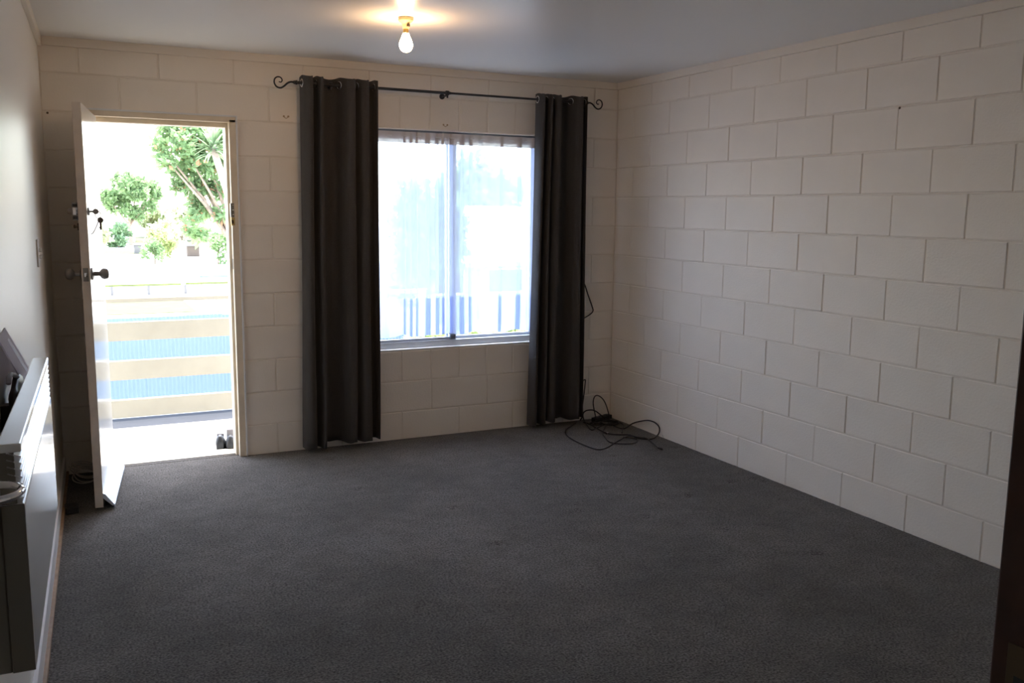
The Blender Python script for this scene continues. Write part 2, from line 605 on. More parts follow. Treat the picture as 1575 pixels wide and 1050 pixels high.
# ------------------------------------------------------------------ entrance door
d1 = thing('door_1', 'white front door standing open inwards to the balcony', 'door', (-3.355, -0.004, 0), kind='structure')
# frame parts (local to the hinge corner)
fx = 3.355
def fbox(name, m, boxes, parent=d1, c=0.002, off=(3.355, 0.004, 0)):
    mb = MB()
    for (a, b, y0, y1, z0, z1) in boxes:
        mb.box(a + off[0], b + off[0], y0 + off[1], y1 + off[1], z0 + off[2], z1 + off[2], c)
    return mb.build(name, m, parent)
jr = fbox('jamb', M['frame'], [(-2.625, -2.588, -0.012, 0.13, 0.0, 1.985)])
fbox('door_stop', M['frame'], [(-2.640, -2.625, 0.036, 0.13, 0.0, 1.955)], jr)
fbox('strike_plate', M['steel'], [(-2.632, -2.612, -0.014, 0.018, 1.432, 1.512)], jr, 0.001)
mb = MB()
for zz in (1.445, 1.472, 1.499):
    mb.lathe([(0.005, 0), (0.005, 0.002), (0.002, 0.003)], (-2.619 + 3.355, -0.0105, zz), (0, -1, 0), 10)
mb.build('screw', M['chrome'], jr)
fbox('brass_plate', M['brass'], [(-2.630, -2.610, -0.014, 0.012, 1.385, 1.430)], jr, 0.001)
fbox('keeper_hole', M['bronze'], [(-2.6285, -2.617, -0.0148, 0.005, 1.395, 1.416)], jr, 0.0)
fbox('strike_plate', M['steel'], [(-2.6262, -2.622, -0.005, 0.026, 1.13, 1.19)], jr, 0.0005)
jl = fbox('jamb', M['frame'], [(-3.392, -3.355, -0.012, 0.13, 0.0, 1.985)])
fbox('door_stop', M['frame'], [(-3.355, -3.340, 0.042, 0.13, 0.0, 1.955)], jl)
jh = fbox('frame_head', M['frame'], [(-3.392, -2.588, -0.012, 0.13, 1.970, 2.000)])
fbox('door_stop', M['frame'], [(-3.355, -2.625, 0.042, 0.13, 1.944, 1.970)], jh)
fbox('bead', M['white'], [(-2.588, -2.578, -0.016, 0.002, 0.0, 2.008)])
fbox('bead', M['white'], [(-3.392, -2.578, -0.016, 0.002, 2.000, 2.009)])
fbox('threshold', M['concrete'], [(-3.39, -2.59, 0.072, 0.20, -0.05, 0.004)])

leaf = bpy.data.objects.new('door_leaf', None)
def build_leaf():
    W, T, Z0, Z1 = 0.735, 0.038, 0.014, 1.966
    bm = bmesh.new()
    bmesh.ops.create_cube(bm, size=1)
    for v in bm.verts:
        v.co = Vector((W / 2 + v.co.x * W, -T / 2 + v.co.y * T, (Z0 + Z1) / 2 + v.co.z * (Z1 - Z0)))
    bmesh.ops.bevel(bm, geom=list(bm.edges), offset=0.0015, segments=2, profile=0.5, affect='EDGES')
    me = bpy.data.meshes.new('door_leaf')
    bm.to_mesh(me)
    bm.free()
    me.materials.append(M['door'])
    me.materials.append(M['dooredge'])
    for p in me.polygons:
        if abs(p.normal.y) < 0.9:
            p.material_index = 1
    o = link('door_leaf', me, d1)
    # closed leaf runs along +x from the hinge; outer face looks to +y. Opened by turning about z.
    return o
bpy.data.objects.remove(leaf)
leaf = build_leaf()
OPEN = math.radians(-96.6)
leaf.rotation_euler = (0, 0, OPEN)
# local frame: x along the leaf, y: 0 = outer face .. -0.038 = room face
leaf.location = (0.0377, 0.001, 0)
def lpart(name, mb, m, parent=None, smooth='auto'):
    return mb.build(name, m, parent or leaf, smooth=smooth)
KX, KZ = 0.672, 1.165
for s, yb in ((1, 0.0), (-1, -0.038)):
    mb = MB()
    prof = [(0.030, -0.001), (0.030, 0.006), (0.020, 0.010), (0.0115, 0.013), (0.0105, 0.034), (0.014, 0.038), (0.022, 0.043),
            (0.0265, 0.052), (0.0275, 0.060), (0.0255, 0.069), (0.020, 0.075), (0.008, 0.078)]
    mb.lathe(prof, (KX, yb, KZ), (0, s, 0), 22)
    lpart('door_knob', mb, M['steel'])
mb = MB()
mb.box(0.7335, 0.7365, -0.031, -0.007, KZ - 0.032, KZ + 0.032, 0.0006)
lp = lpart('latch_plate', mb, M['steel'])
mb = MB()
mb.box(0.736, 0.746, -0.025, -0.013, KZ - 0.010, KZ + 0.010, 0.002)
lpart('latch_bolt', mb, M['chrome'], lp)
# rim lock on the room side
mb = MB()
mb.box(0.655, 0.733, -0.064, -0.037, 1.422, 1.505, 0.003)
rl = lpart('rim_lock', mb, M['steel'])
mb = MB()
mb.box(0.7325, 0.7345, -0.060, -0.040, 1.447, 1.480, 0.0004)
lpart('lock_face', mb, M['chrome'], rl)
for zz in (1.434, 1.492):
    mb = MB()
    mb.box(0.7325, 0.7345, -0.060, -0.040, zz - 0.007, zz + 0.007, 0.0004)
    lpart('lock_slot', mb, M['blackpl'], rl)
mb = MB()
mb.lathe([(0.016, 0), (0.016, 0.010), (0.012, 0.022), (0.004, 0.024)], (0.695, -0.064, 1.463), (0, -1, 0), 16)
lpart('lock_knob', mb, M['steel'], rl)
mb = MB()
mb.box(0.700, 0.733, -0.044, -0.037, 1.375, 1.408, 0.001)
mb.lathe([(0.006, 0), (0.006, 0.010), (0.010, 0.013), (0.006, 0.018)], (0.716, -0.044, 1.392), (0, -1, 0), 12)
lpart('chain_catch', mb, M['bronze'])
mb = MB()
mb.lathe([(0.019, -0.001), (0.019, 0.005), (0.015, 0.007), (0.012, 0.008), (0.002, 0.009)], (0.672, 0, 1.463), (0, 1, 0), 18)
lpart('lock_cylinder', mb, M['steel'])
# aluminium weather bar at the foot of the outer face
mb = MB()
pr = [(0.0, 0.085), (0.010, 0.080), (0.046, 0.030), (0.052, 0.026), (0.052, 0.012), (0.046, 0.012), (0.040, 0.020), (0.0, 0.060)]
vs, fs = [], []
for x in (0.02, 0.733):
    vs += [(x, y, z) for y, z in pr]
n = len(pr)
for k in range(n):
    fs.append((k, (k + 1) % n, n + (k + 1) % n, n + k))
fs += [tuple(range(n)), tuple(range(n, 2 * n))]
mb.add(vs, fs)
lpart('weather_bar', mb, M['alu'], smooth=False)
mb = MB()
mb.box(0.02, 0.7335, 0.0005, 0.050, 0.014, 0.0195)
lpart('rubber_seal', mb, M['blackpl'], smooth=False)
for zz in (0.22, 1.0, 1.75):
    mb = MB()
    mb.tube([(-0.004, -0.040, zz - 0.045), (-0.004, -0.040, zz + 0.045)], 0.006, 10)
    lpart('hinge', mb, M['steel'])

# keys hanging from the lock
LM = d1.matrix_basis @ leaf.matrix_basis
def lw(p):
    return LM @ Vector(p)
kr = thing('key_ring', 'bunch of keys hanging from the front door lock', 'keys', lw((0.672, 0.009, 1.463)))
def kpart(name, mb, m):
    o = mb.build(name, m, kr, smooth='auto')
    for v in o.data.vertices:
        v.co = (LM @ v.co) - Vector(kr.location)
    return o
mb = MB()
mb.box(0.6705, 0.6735, 0.007, 0.022, 1.459, 1.467)
mb.lathe([(0.013, -0.0012), (0.013, 0.0012)], (0.672, 0.033, 1.463), (1, 0, 0), 16)
kpart('key', mb, M['steel'])
ring = [(0.672, 0.042 + 0.013 * math.cos(a), 1.448 + 0.016 * math.sin(a)) for a in np.linspace(0, 2 * PI, 20)]
mb = MB()
mb.tube(ring, 0.0014, 6)
kpart('split_ring', mb, M['steel'])
mb = MB()
mb.lathe([(0.0135, -0.0015), (0.0135, 0.0015)], (0.672, 0.052, 1.422), (1, 0, 0), 16)
mb.box(0.6705, 0.6735, 0.0475, 0.0565, 1.376, 1.416)
mb.box(0.6705, 0.6735, 0.0440, 0.048, 1.384, 1.390)
kpart('key', mb, M['bronze'])
mb = MB()
mb.tube(spline([(0.672, 0.048, 1.434), (0.672, 0.036, 1.400), (0.672, 0.018, 1.364), (0.672, 0.008, 1.356)], 6), 0.0019, 6)
kpart('cord', mb, M['steel'])

# ------------------------------------------------------------------ window
w1 = thing('window_1', 'aluminium sliding window behind a sheer curtain', 'window', (WX0, 0.0, WZ0), kind='structure')
def wbox(name, m, boxes, parent=w1, c=0.002):
    mb = MB()
    for (a, b, y0, y1, z0, z1) in boxes:
        mb.box(a - WX0, b - WX0, y0, y1, z0 - WZ0, z1 - WZ0, c)
    return mb.build(name, m, parent)
FY0, FY1 = 0.055, 0.13
wbox('window_sill', M['white'], [(WX0 + .002, WX1 - .002, 0.002, FY0 + .03, WZ0, WZ0 + 0.010)])
wbox('bottom_rail', M['alu'], [(WX0, WX1, FY0, FY1, WZ0 + .010, WZ0 + 0.048)])
wbox('top_rail', M['alud'], [(WX0, WX1, FY0 - .01, FY1, WZ1 - 0.022, WZ1)])
wbox('side_rail', M['alu'], [(WX0, WX0 + 0.016, FY0, FY1, WZ0 + .048, WZ1 - .022)])
wbox('side_rail', M['alu'], [(WX1 - 0.016, WX1, FY0, FY1, WZ0 + .048, WZ1 - .022)])
MX = -1.215
SW = 0.052
for (a, b, y) in ((WX0 + .016, MX + .030, 0.065), (MX - .030, WX1 - .016, 0.100)):
    s = wbox('sash', M['alu'], [(a, b, y, y + .022, WZ0 + .048, WZ0 + .066), (a, b, y, y + .022, WZ1 - .055, WZ1 - .022),
                                (a, a + (SW if a > -1.5 else .02), y, y + .022, WZ0 + .066, WZ1 - .055), (b - (SW if b < -1.0 else .02), b, y, y + .022, WZ0 + .066, WZ1 - .055)])
    wbox('pane', M['glass'], [(a + (SW if a > -1.5 else .02) - .002, b - (SW if b < -1.0 else .02) + .002, y + .009, y + .013, WZ0 + .064, WZ1 - .053)], s, 0)
lt = wbox('sash_latch', M['alud'], [(MX - .022, MX + .016, 0.045, 0.066, WZ0 + .050, WZ0 + .085)], w1, 0.004)

# sheer curtain in the reveal
def sheer():
    root = thing('sheer_curtain', 'thin white sheer curtain hanging inside the window', 'curtain', ((WX0 + WX1) / 2, 0.03, WZ0 + .035))
    ox, oy, oz = root.location
    # gathered cloth: path in plan, alternately stretched and overlapped
    path = []
    x = WX0 + 0.03
    s = 1
    while x < WX1 - 0.04:
        w = random.uniform(0.028, 0.075)
        path.append((x, 0.030 + s * random.uniform(0.004, 0.011)))
        if random.random() < 0.55:
            path.append((x + w * 1.05, 0.030 - s * 0.010))
            path.append((x + w * 0.62, 0.030))
        x += w
        s = -s
    pp = spline([(a, b, 0) for a, b in path], 6)
    zs = np.linspace(WZ0 + 0.088, WZ1 - 0.030, 30)
    for name, m, zz, amp in (('sheer_cloth', M['sheer'], zs, 1.0),
                             ('heading', M['sheerhem'], np.linspace(WZ1 - 0.082, WZ1 - 0.014, 5), 1.15),
                             ('doubled_hem', M['sheer'], np.linspace(WZ0 + 0.090, WZ0 + 0.335, 8), 0.92)):
        vs, fs = [], []
        off = 0.0 if name == 'sheer_cloth' else (-0.004 if name == 'heading' else 0.003)
        for i, z in enumerate(zz):
            t = (z - WZ0) / (WZ1 - WZ0)
            for j, q in enumerate(pp):
                wob = 0.006 * math.sin(9 * q.x + 3 * t) * (1 - t)
                dz = 0.012 * math.sin(q.x * 31) * math.sin(q.x * 7) if (i == 0 and name != 'heading') else 0
                vs.append((q.x + wob - ox, 0.03 + (q.y - 0.03) * amp * (1.15 - 0.3 * t) + off - oy, z + max(dz, -0.004) - oz))
        n = len(pp)
        for i in range(len(zz) - 1):
            for j in range(n - 1):
                fs.append((i * n + j, i * n + j + 1, (i + 1) * n + j + 1, (i + 1) * n + j))
        mb = MB()
        mb.add(vs, fs)
        mb.build(name, m, root, smooth=True, fix=False)
    mb = MB()
    mb.tube([(WX0 + .005 - ox, 0, WZ1 - .040 - oz), (WX1 - .005 - ox, 0, WZ1 - .040 - oz)], 0.003, 6)
    mb.build('curtain_wire', M['white'], root)
sheer()

# ------------------------------------------------------------------ curtain rod and dark curtains
RY, RZ, RR = -0.09, 2.207, 0.0085
rod = thing('curtain_rod', 'black iron curtain rod with scrolled ends above the window', 'curtain rod', (-1.313, 0.0, RZ))
def rpart(name, mb, m=None):
    o = mb.build(name, m or M['iron'], rod, smooth='auto')
    for v in o.data.vertices:
        v.co -= Vector(rod.location)
    return o
mb = MB()
mb.tube([(-2.262, RY, RZ), (-1.29, RY, RZ)], RR, 12)
rpart('pole', mb)
mb = MB()
mb.tube([(-1.30, RY, RZ), (-0.300, RY, RZ)], RR * 0.8, 12)
rpart('inner_pole', mb)
for s, x in ((-1, -2.262), (1, -0.300)):
    mb = MB()
    pts = [(0, 0), (0.022, 0.001), (0.042, -0.008), (0.062, -0.026), (0.082, -0.036), (0.104, -0.030), (0.116, -0.010), (0.113, 0.012), (0.098, 0.024),
           (0.080, 0.022), (0.071, 0.008), (0.078, -0.004), (0.090, -0.002)]
    sp = spline([(x + s * a, RY, RZ + b) for a, b in pts], 6)
    k = len(sp)
    mb.tube(sp, [0.0058 - 0.0028 * i / k for i in range(k)], 8)
    rpart('scroll_finial', mb)
    mb = MB()
    mb.lathe([(0.009, -0.016), (0.0125, -0.013), (0.0125, -0.007), (0.009, -0.003), (0.011, 0.002), (0.006, 0.010)], (x, RY, RZ), (s, 0, 0), 14)
    rpart('collar', mb)
for x in (-2.05, -1.313, -0.42):
    mb = MB()
    mb.tube([(x, 0.003, RZ - 0.012), (x, -0.05, RZ - 0.014), (x, RY, RZ - 0.016)], 0.005, 8)
    mb.lathe([(0.013, -0.011), (0.0145, -0.008), (0.0145, 0.008), (0.013, 0.011)], (x, RY, RZ), (1, 0, 0), 14)
    mb.box(x - 0.004, x + 0.004, RY - 0.008, RY + 0.004, RZ - 0.030, RZ - 0.012, 0.001)
    mb.lathe([(0.018, 0), (0.018, 0.004), (0.012, 0.006)], (x, 0.001, RZ - 0.012), (0, -1, 0), 14)
    rpart('bracket', mb)

def curtain(name, label, prof, zt, zb, bot_shift, eyelets):
    xs = [p[0] for p in prof]
    cx = (min(xs) + max(xs)) / 2
    root = thing(name, label, 'curtain', (cx, RY, zb), group=None)
    pp = spline([(a, b, 0) for a, b in prof], 10)
    n = len(pp)
    NZ = 46
    vs, fs = [], []
    for i in range(NZ):
        t = i / (NZ - 1)                 # 0 top .. 1 bottom
        e = max(0, (t - 0.05)) / 0.95
        for j, q in enumerate(pp):
            u = (q.x - xs[0]) / (xs[-1] - xs[0])
            amp = 1.0 - 0.18 * math.sin(PI * min(1, e * 1.1)) + 0.08 * math.sin(13 * u + 2.5 * e)
            x = q.x + bot_shift(u) * e + 0.006 * math.sin(5 * e + 17 * u) * e
            y = RY + (q.y - RY) * amp + 0.004 * math.sin(6.0 * e + 9 * u) * e
            z = zt + (zb - zt) * t
            if i == 0:
                z += 0.006 * math.cos((q.y - RY) * 40)
            if i == NZ - 1:
                z += 0.007 * math.sin(u * 17) ** 2 - (0.018 if u < 0.30 else 0.0)
            vs.append((x - cx, min(y, -0.012) - RY, z - zb))
    for i in range(NZ - 1):
        for j in range(n - 1):
            fs.append((i * n + j, i * n + j + 1, (i + 1) * n + j + 1, (i + 1) * n + j))
    mb = MB()
    mb.add(vs, fs)
    cl = mb.build('cloth', M['curtain'], root, smooth=True, fix=False)
    md = cl.modifiers.new('thickness', 'SOLIDIFY')
    md.thickness = 0.0025
    md.offset = 0
    # eyelets where the cloth crosses the rod
    for (j0) in eyelets:
        q = pp[j0]
        t = (pp[min(j0 + 1, n - 1)] - pp[j0 - 1]).normalized()
        nrm = Vector((-t.y, t.x, 0))
        mb = MB()
        ring = []
        for a in np.linspace(0, 2 * PI, 19):
            ring.append(Vector((q.x - cx, q.y - RY, RZ - zb)) + (t * math.cos(a) + Vector((0, 0, 1)) * math.sin(a)) * 0.021)
        mb.tube(ring, 0.0042, 8, cap=False)
        mb.build('eyelet', M['chrome'], root, smooth=True)
    return root

profL = [(-2.222, -.040), (-2.214, -.118), (-2.188, -.150), (-2.166, -.128), (-2.160, -.070), (-2.148, -.052), (-2.136, -.085), (-2.128, -.150), (-2.112, -.158),
         (-2.106, -.120), (-2.090, -.062), (-2.050, -.040), (-2.012, -.060), (-1.990, -.105), (-1.962, -.145), (-1.925, -.150), (-1.912, -.115), (-1.915, -.066),
         (-1.905, -.055), (-1.890, -.100), (-1.872, -.148), (-1.838, -.150), (-1.828, -.110), (-1.822, -.070), (-1.808, -.052), (-1.790, -.075), (-1.783, -.125), (-1.776, -.135)]
profR = [(-0.676, -.060), (-0.674, -.120), (-0.664, -.150), (-0.650, -.140), (-0.644, -.080), (-0.628, -.052), (-0.612, -.085), (-0.606, -.140), (-0.592, -.145), (-0.586, -.095),
         (-0.574, -.060), (-0.562, -.095), (-0.556, -.140), (-0.530, -.150), (-0.516, -.110), (-0.500, -.058), (-0.468, -.042), (-0.440, -.055), (-0.424, -.090), (-0.404, -.135),
         (-0.370, -.150), (-0.352, -.130), (-0.345, -.085), (-0.332, -.060), (-0.324, -.095), (-0.316, -.120)]
def cross_idx(prof):
    pp = spline([(a, b, 0) for a, b in prof], 10)
    out = []
    for j in range(2, len(pp) - 2):
        if (pp[j].y - RY) * (pp[j + 1].y - RY) < 0:
            out.append(j)
    return out
curtain('eyelet_curtain', 'long charcoal eyelet curtain left of the window, beside the door', profL, 2.245, 0.045, lambda u: -0.024 + 0.016 * u, cross_idx(profL))
curtain('eyelet_curtain', 'long charcoal eyelet curtain right of the window, by the corner', profR, 2.240, 0.045, lambda u: -0.030 + 0.045 * u, cross_idx(profR))

# ------------------------------------------------------------------ light bulb
BX, BY = -2.032, -1.363
lamp = thing('ceiling_light', 'bare lit bulb in a small batten holder on the ceiling', 'light', (BX, BY, H))
mb = MB()
mb.lathe([(0.030, 0.0), (0.0355, -0.002), (0.0355, -0.012), (0.031, -0.018), (0.020, -0.026), (0.0165, -0.034), (0.0150, -0.046), (0.0135, -0.050)], (0, 0, 0), (0, 0, 1), 28)
mb.build('holder', M['holder'], lamp, smooth='auto')
mb = MB()
mb.box(-0.002, 0.013, -0.0215, -0.010, -0.042, -0.030, 0.001)
mb.build('terminal_slot', M['bronze'], lamp)
mb = MB()
mb.lathe([(0.0125, -0.046), (0.0125, -0.072)], (0, 0, 0), (0, 0, 1), 20)
mb.build('bulb_cap', M['brass'], lamp, smooth='auto')
mb = MB()
mb.lathe([(0.013, -0.070), (0.0165, -0.078), (0.021, -0.090), (0.0285, -0.106), (0.0315, -0.120), (0.0295, -0.134), (0.022, -0.147), (0.011, -0.1535), (0.001, -0.155)], (0, 0, 0), (0, 0, 1), 24)
mb.build('bulb', M['bulb'], lamp, smooth=True)

# ------------------------------------------------------------------ panel heater on the left wall
HY0, HY1, HZ0, HZ1 = -3.735, -2.745, 0.662, 1.082
ang = math.atan(-0.028)          # wall runs slightly off the y axis
heat = thing('panel_heater', 'white wall mounted panel heater with louvred top', 'heater', (xw(HY1), HY1, HZ0), math.atan2(0.028, 1) * -1 - 0.0)
# local frame: x out from the wall, y along the wall (negative towards the camera), z up
LH = -(HY1 - HY0)
hh = HZ1 - HZ0
def hpart(name, m, boxes, c=0.002, parent=None):
    mb = MB()
    for b in boxes:
        mb.box(*b, c)
    return mb.build(name, m, parent or heat)
hpart('rear_casing', M['heatershade'], [(0.034, 0.064, LH, 0.0, 0.0, hh - 0.110)], 0.004)
hpart('wall_bracket', M['heatershade'], [(0.0, 0.036, LH + .20, LH + .24, 0.06, hh - 0.08)])
hpart('wall_bracket', M['heatershade'], [(0.0, 0.036, -.24, -.20, 0.06, hh - 0.08)])
hpart('front_panel', M['heater'], [(0.064, 0.100, LH, 0.0, 0.0, 0.312)], 0.004)
hpart('top_cover', M['heater'], [(0.062, 0.100, LH, 0.0, hh - 0.016, hh)], 0.003)
hpart('shaded_end_cap', M['heatershade'], [(0.064, 0.088, LH, LH + 0.006, 0.312, hh - 0.016)], 0.001)
hpart('shaded_end_cap', M['heatershade'], [(0.063, 0.0995, LH - 0.003, LH + .001, 0.001, 0.311)], 0.001)  # added dark cap over the white panel's end, stands in for its shade
hpart('shaded_end_cap', M['heatershade'], [(0.064, 0.088, -0.006, 0.0, 0.312, hh - 0.016)], 0.001)
hpart('louvre_backing', M['heatershade'], [(0.064, 0.074, LH + .006, -0.006, 0.312, hh - 0.016)], 0.0)
nl = 7
me0 = None
for k in range(nl):
    z = 0.318 + (hh - 0.016 - 0.318) * (k + 0.1) / nl
    if me0 is None:
        mb = MB()
        vs = []
        for y in (LH + 0.0, 0.0):
            vs += [(0.076, y, 0.010), (0.099, y, 0.001), (0.099, y, 0.004), (0.076, y, 0.0125)]
        mb.add(vs, [(0, 1, 5, 4), (1, 2, 6, 5), (2, 3, 7, 6), (3, 0, 4, 7), (0, 3, 2, 1), (4, 5, 6, 7)])
        o = mb.build('louvre', M['heater'], heat)
        me0 = o.data
    else:
        o = link('louvre', me0, heat)
    o.location = (0, 0, z)

# chrome bar at the near end of the heater
mb = MB()
u = [(xw(-3.80) + 0.0, -3.797, 1.030), (-3.640, -3.800, 1.030), (-3.600, -3.812, 1.030), (-3.583, -3.838, 1.030), (-3.582, -3.858, 1.030), (-3.592, -3.884, 1.030),
     (-3.620, -3.902, 1.030), (-3.650, -3.908, 1.030), (xw(-3.91), -3.910, 1.030)]
mb.tube(spline(u, 6), 0.0068, 12)
cr = mb.build('chrome_rail', M['chrome'], smooth=True)
tag(cr, 'bent chrome bar at the left edge, before the heater end', 'rail')

# paper and black pouch tucked between heater and wall
def heat_pt(px, py, D):
    d = CR * ((px - 787.5) / 1391.82) + CU * ((525 - py) / 1391.82) + CF
    C0 = Vector((-3.49003, -5.48925, 1.49354))
    t = (-3.578 + D + 0.028 * C0.y - C0.x) / (d.x - 0.028 * d.y)
    return C0 + d * t
pa = [heat_pt(0, 508, .018), heat_pt(8, 504, .012), heat_pt(50, 574, .022), heat_pt(39, 594, .036)]
pa[0] = heat_pt(-3, 520, .020)
nrm = (pa[1] - pa[0]).cross(pa[2] - pa[0]).normalized() * 0.003
mb = MB()
mb.add(pa + [p + nrm for p in pa], [(0, 1, 2, 3), (7, 6, 5, 4), (0, 4, 5, 1), (1, 5, 6, 2), (2, 6, 7, 3), (3, 7, 4, 0)])
pp_ = mb.build('paper_booklet', M['paper'])
tag(pp_, 'thin white paper booklet tucked behind the heater', 'booklet')
mb = MB()
A, B_, C_, D_ = pa[1], pa[2], pa[3], pa[0]
f1 = lambda s, t: A.lerp(B_, s).lerp(D_.lerp(C_, s), t) - nrm * 0.12
f2 = lambda s, t: A.lerp(B_, s).lerp(D_.lerp(C_, s), t) + nrm * 1.12
for g in (f1, f2):
    mb.add([g(.15, .18), g(.85, .18), g(.85, .42), g(.15, .42)], [(0, 1, 2, 3)])
mb.build('printed_band', M['print'], pp_, fix=False)

def pouch():
    c = heat_pt(26, 602, .030)
    bm = bmesh.new()
    bmesh.ops.create_icosphere(bm, subdivisions=3, radius=1)
    for v in bm.verts:
        p = v.co
        k = 1 + 0.18 * math.sin(5 * p.y + 3 * p.z) * math.cos(4 * p.z)
        v.co = Vector((c.x + p.x * 0.020 * k, c.y + p.y * 0.17 * k, c.z - 0.030 + p.z * 0.060 * k))
    mb = MB()
    mb.bm(bm)
    o = mb.build('black_pouch', M['blackpl'], smooth=True)
    tag(o, 'crumpled black pouch stuffed behind the heater', 'pouch')
    mb = MB()
    s0 = heat_pt(13, 590, .03)
    mb.tube(spline([s0, s0 + Vector((0.004, 0.06, 0.012)), heat_pt(36, 586, .026)], 6), 0.006, 8)
    mb.build('strap', M['shoegrey'], o, smooth=True)
pouch()

# ------------------------------------------------------------------ light switch on the left wall
swy = -1.145
sw = thing('light_switch', 'white double light switch on the left wall', 'switch', (xw(swy), swy, 1.29), -math.atan(0.028))
hb = lambda name, m, b, c=0.001, parent=None: MB().box(*b, c).build(name, m, parent or sw)
hb('switch_plate', M['plate'], (0, 0.008, -0.036, 0.036, -0.058, 0.058), 0.003)
hb('toggle', M['plate'], (0.007, 0.019, -0.006, 0.006, 0.004, 0.020), 0.002)
hb('toggle', M['plate'], (0.007, 0.019, -0.006, 0.006, -0.024, -0.008), 0.002)

# ------------------------------------------------------------------ cables
def cable(name, label, pts, r, m, cat='cable', n=8):
    mb = MB()
    mb.tube(spline(pts, n), r, 8)
    o = mb.build(name, M[m], smooth=True)
    tag(o, label, cat)
    return o
def cf(x, y, z=0.006):      # position in the corner close-up -> floor
    return floor_pt(800 + x / 6.058, 560 + y / 6.058, z)
def rw(x, y, xx=-0.012):     # position in the corner close-up -> right wall
    px, py = 800 + x / 6.058, 560 + y / 6.058
    d = CR * ((px - 787.5) / 1391.82) + CU * ((525 - py) / 1391.82) + CF
    return Vector((-3.49003, -5.48925, 1.49354)) + d * ((xx + 3.49003) / d.x)
def cwl(x, y, yy=-0.02):
    return wall_pt(800 + x / 6.058, 560 + y / 6.058, yy)
c1 = [wall_pt(885, 595, -0.02), wall_pt(892, 590, -0.02), wall_pt(899.5, 583.5, -0.02), wall_pt(900, 590, -0.025), wall_pt(897.5, 612, -0.03), wall_pt(896, 626, -0.035), cf(590, 505, .012), cf(620, 560, .008),
      cf(665, 612, .006), cf(720, 590, .014), cf(790, 560, .012), cf(860, 540, .010), cf(930, 545, .012), cf(965, 570, .010), cf(955, 605, .008), cf(950, 640, .006)]
cb = cable('power_cable', 'black cable running down the wall beside the right curtain', c1, 0.0042, 'cable')
pB = wall_pt(917, 645, -0.06)
c2 = [cf(560, 520, .008), wall_pt(895.5, 641, -0.05), wall_pt(898, 634, -0.05), wall_pt(905, 630.5, -0.055), wall_pt(916, 632, -0.07), cf(800, 515, .014), cf(850, 560, .012), cf(960, 600, .010), rw(1050, 551, -.03), rw(1130, 529, -.02),
      rw(1200, 524, -.015), rw(1262, 548, -.015), rw(1298, 595, -.02), cf(1285, 655, .012), cf(1215, 698, .006), cf(1085, 684, .006), cf(1030, 660, .008), cf(900, 655, .008), cf(800, 640, .008), cf(720, 600, .010),
      cf(650, 560, .010), cf(590, 540, .010)]
cable('power_cable', 'black cable with the widest loop in the tangle by the right wall', c2, 0.0045, 'cable')
c3 = [cf(700, 560, .006), cf(705, 500, .030), wall_pt(912.5, 622, -0.055), wall_pt(914, 611, -0.05), wall_pt(919.5, 608, -0.05), wall_pt(928, 614.5, -0.055), wall_pt(934, 628, -0.06), cf(832, 520, .012), cf(800, 570, .01),
      cf(770, 640, .006), cf(795, 685, .006), cf(835, 725, .006), cf(920, 741, .006), cf(1060, 736, .006), cf(1092, 706, .006), cf(1050, 690, .012), cf(960, 680, .01)]
cable('power_cable', 'black cable with the loop standing upright in the room corner', c3, 0.0041, 'cable')
c4 = [cf(520, 545, .006), cf(470, 580, .006), cf(425, 612, .006), cf(435, 660, .006), cf(520, 718, .006), cf(700, 790, .006), cf(800, 780, .006), cf(900, 722, .006), cf(1015, 668, .012), cf(1100, 680, .012),
      cf(1180, 692, .008), cf(1240, 738, .006), cf(1290, 783, .006)]
cab4 = cable('power_cable', 'black cable lying furthest out on the carpet by the corner', c4, 0.0042, 'cable')
mb = MB()
a, b = cf(1280, 775, .007), cf(1325, 792, .007)
mb.tube([a, a.lerp(b, .3), a.lerp(b, .7), b], [.005, .007, .007, .005], 10)
mb.build('plug', M['blackpl'], cab4, smooth=True)
# dark clump of coiled lead and an added power board filling it out
for i, (rx, ry, ph) in enumerate([(0.085, 0.05, 0.0), (0.105, 0.06, 0.9), (0.07, 0.055, 2.1)]):
    c0 = cf(800 + 40 * (i - 1), 545 + 10 * i, .006)
    pts = [c0 + Vector((rx * math.cos(a + ph) * (1 + .1 * math.sin(3 * a)), ry * math.sin(a + ph), 0.004 + 0.006 * i + 0.004 * math.sin(2 * a))) for a in np.linspace(0, 2 * PI * 1.9, 26)]
    lab = ['small coil of black lead lowest in the tangle', 'black lead coil in the middle of the tangle', 'black lead coil on top of the tangle'][i]
    cable('coiled_lead', lab, pts, 0.0044, 'cable', n=4)
pb = thing('added_power_board', 'added black multi-socket power board filling the dark clump of cables', 'power board', cf(760, 520, 0), 0.35)
MB().box(-0.09, 0.09, -0.024, 0.024, 0.0, 0.03, 0.004).build('case', M['blackpl'], pb)
for x in (-0.055, 0.0, 0.055):
    MB().box(x - 0.017, x + 0.017, -0.017, 0.017, 0.028, 0.033, 0.002).build('socket', M['cable'], pb)
q = cf(812, 652, 0.004)
cn = thing('cable_connector', 'shiny silver cable connector in the tangle', 'connector', q, 0.5)
MB().tube([(-.014, 0, .008), (.006, 0, .008)], 0.0065, 12).build('barrel', M['chrome'], cn, smooth='auto')
MB().tube([(.006, 0, .008), (.02, 0, .008)], 0.0035, 10).build('pin', M['steel'], cn, smooth='auto')
c5 = [wall_pt(888, 425, -0.018), wall_pt(897, 432, -0.016), wall_pt(904, 452, -0.014), wall_pt(911, 472, -0.014), wall_pt(912, 478, -0.014), wall_pt(908, 483, -0.015), wall_pt(897, 490, -0.018), wall_pt(886, 496, -0.02)]
